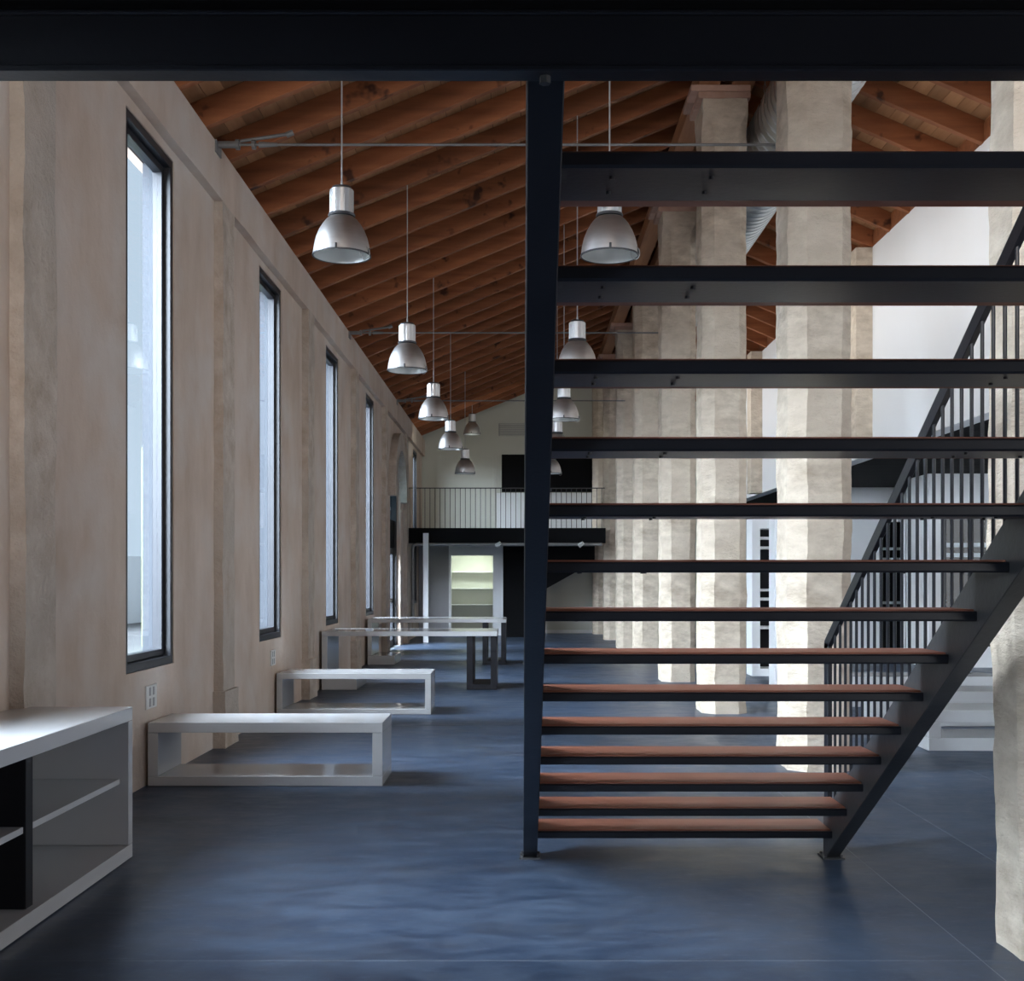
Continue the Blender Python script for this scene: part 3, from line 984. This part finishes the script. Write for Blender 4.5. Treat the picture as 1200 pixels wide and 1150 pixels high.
# black stair and panel under the gallery
x = lambda u, y: (u - CX) * y / F
z = lambda v, y: EYE + (CY - v) * y / F
bs = MB().prism([(x(589.5, 30), 0), (x(589.5, 30), 2.5), (x(697, 30), 2.5), (x(697, 30), z(656, 30)), (x(678, 30), z(669, 30)), (x(643, 30), z(688.5, 30)), (x(626, 30), z(698, 30)), (x(626, 30), 0)],
                'y', 30.0, 30.12).build('stair_panel', M['blackmatt'], bevel=.002)
tag(bs, 'black stair side panel with slanted lower edge under the far gallery', 'panel')
bk = thing('black_panel', (0.7, YB, 3.74), 'black rectangular board on the end wall above the gallery', 'board')
MB().box(x(588, 32.2), x(696, 32.2), YB - .05, YB - .001, z(577, 32.2), z(533, 32.2)).build('board_face', M['blackmatt'], bk, bevel=.004)
wp = MB().box(x(582, 32.2), x(697, 32.2), YB - .04, YB - .001, 2.69, z(578, 32.2)).build('low_white_panel', M['white'])
tag(wp, 'low white panel under the black board on the gallery', 'panel')
dp = thing('door_2', (-1.5, YB, 2.69), 'flush cream door panel on the gallery end wall', 'door', kind='structure')
MB().box(x(513, 32.2), x(578, 32.2), YB - .025, YB - .001, 2.69, z(536, 32.2)).build('door_panel', M['cream'], dp, bevel=.004)
MB().prism([(x(511, 32.2), 2.69), (x(513, 32.2), 2.69), (x(513, 32.2), z(536, 32.2)), (x(578, 32.2), z(536, 32.2)), (x(578, 32.2), 2.69), (x(581, 32.2), 2.69),
            (x(581, 32.2), z(534, 32.2)), (x(511, 32.2), z(534, 32.2))], 'y', YB - .04, YB - .001).build('door_frame', M['cream'], dp)
vg = thing('air_grille', (0, YB, 5.3), 'pale slatted air grille high on the end wall', 'grille')
ga, gb_, gz0, gz1 = x(584.5, 32.2), x(650, 32.2), z(511, 32.2), z(496.5, 32.2)
MB().box(ga, gb_, YB - .01, YB - .001, gz0, gz1).build('backing', M['greypaint'], vg)
for i in range(8):
    zz = gz0 + (gz1 - gz0) * (i + .5) / 8
    MB().box(ga + .02, gb_ - .02, YB - .03, YB - .011, zz - .014, zz + .008).build('slat', M['cream'], vg)

# white tall cupboards standing in the aisle between the columns
def tall_unit(xa, xb, y0, y1, h, label, glazed):
    o = thing('tall_cupboard', ((xa + xb) / 2, (y0 + y1) / 2, 0), label, 'cupboard')
    if not glazed:
        MB().box(xa, xb, y0, y1, .004, h).build('carcass', M['white'], o, bevel=.004)
        MB().box(xa + .012, xb - .012, y0 - .018, y0 - .001, .08, h - .02).build('door_panel', M['white'], o, bevel=.003)
        return o
    t = .125
    MB().ring('y', y0, y1, (xa, xb, .004, h), (xa + t, xb - t, .12, h - .16)).build('carcass', M['white'], o, bevel=.003)
    MB().box(xa + t, xb - t, y1 - .02, y1 - .005, .12, h - .16).build('back_panel', M['blacklam'], o)
    for zz in (.28, .72, 1.16, 1.30, 1.95, 2.1):
        MB().box(xa + t + .001, xb - t - .001, y0 + .08, y1 - .021, zz, zz + .04).build('shelf', M['white'], o)
    MB().box((xa + xb) / 2 - .32, (xa + xb) / 2 - .29, y0 + .02, y0 + .06, .121, h - .161).build('mullion', M['frame'], o)
    return o


tall_unit(3.525, 4.80, 18.0, 18.45, 2.42, 'white open cupboard with dark back, seen between two columns', True)
tall_unit(3.42, 3.95, 15.9, 16.27, 2.42, 'narrow tall white cupboard close beside the widest column', False)

# ------------------------------------------------------------------ outside the windows
ob = MB().box(-14.4, -14.0, -25, 140, -.2, 2.3).build('exterior_wall', M['outwall'])
tag(ob, 'pale rendered wall across the lane outside the windows', 'wall', kind='structure')
og = MB().box(-14.4, XO - .001, -25, 140, -.3, -.12).build('exterior_ground', M['outground'])
tag(og, 'grey paved lane outside the windows', 'ground', kind='structure')

eg = MB().box(-9.0, -3.3, 27.9, 28.2, -.12, 4.6).build('exterior_wall', pm('sun_block_green', (0.16, 0.21, 0.10), 0.95, col2=(0.24, 0.29, 0.15), vscale=1.5, bump=.5, bscale=9))  # wall added to block low sun and tint the light at the far windows
tag(eg, 'green wall added outside to block sun, beyond the arched door', 'wall', kind='structure')
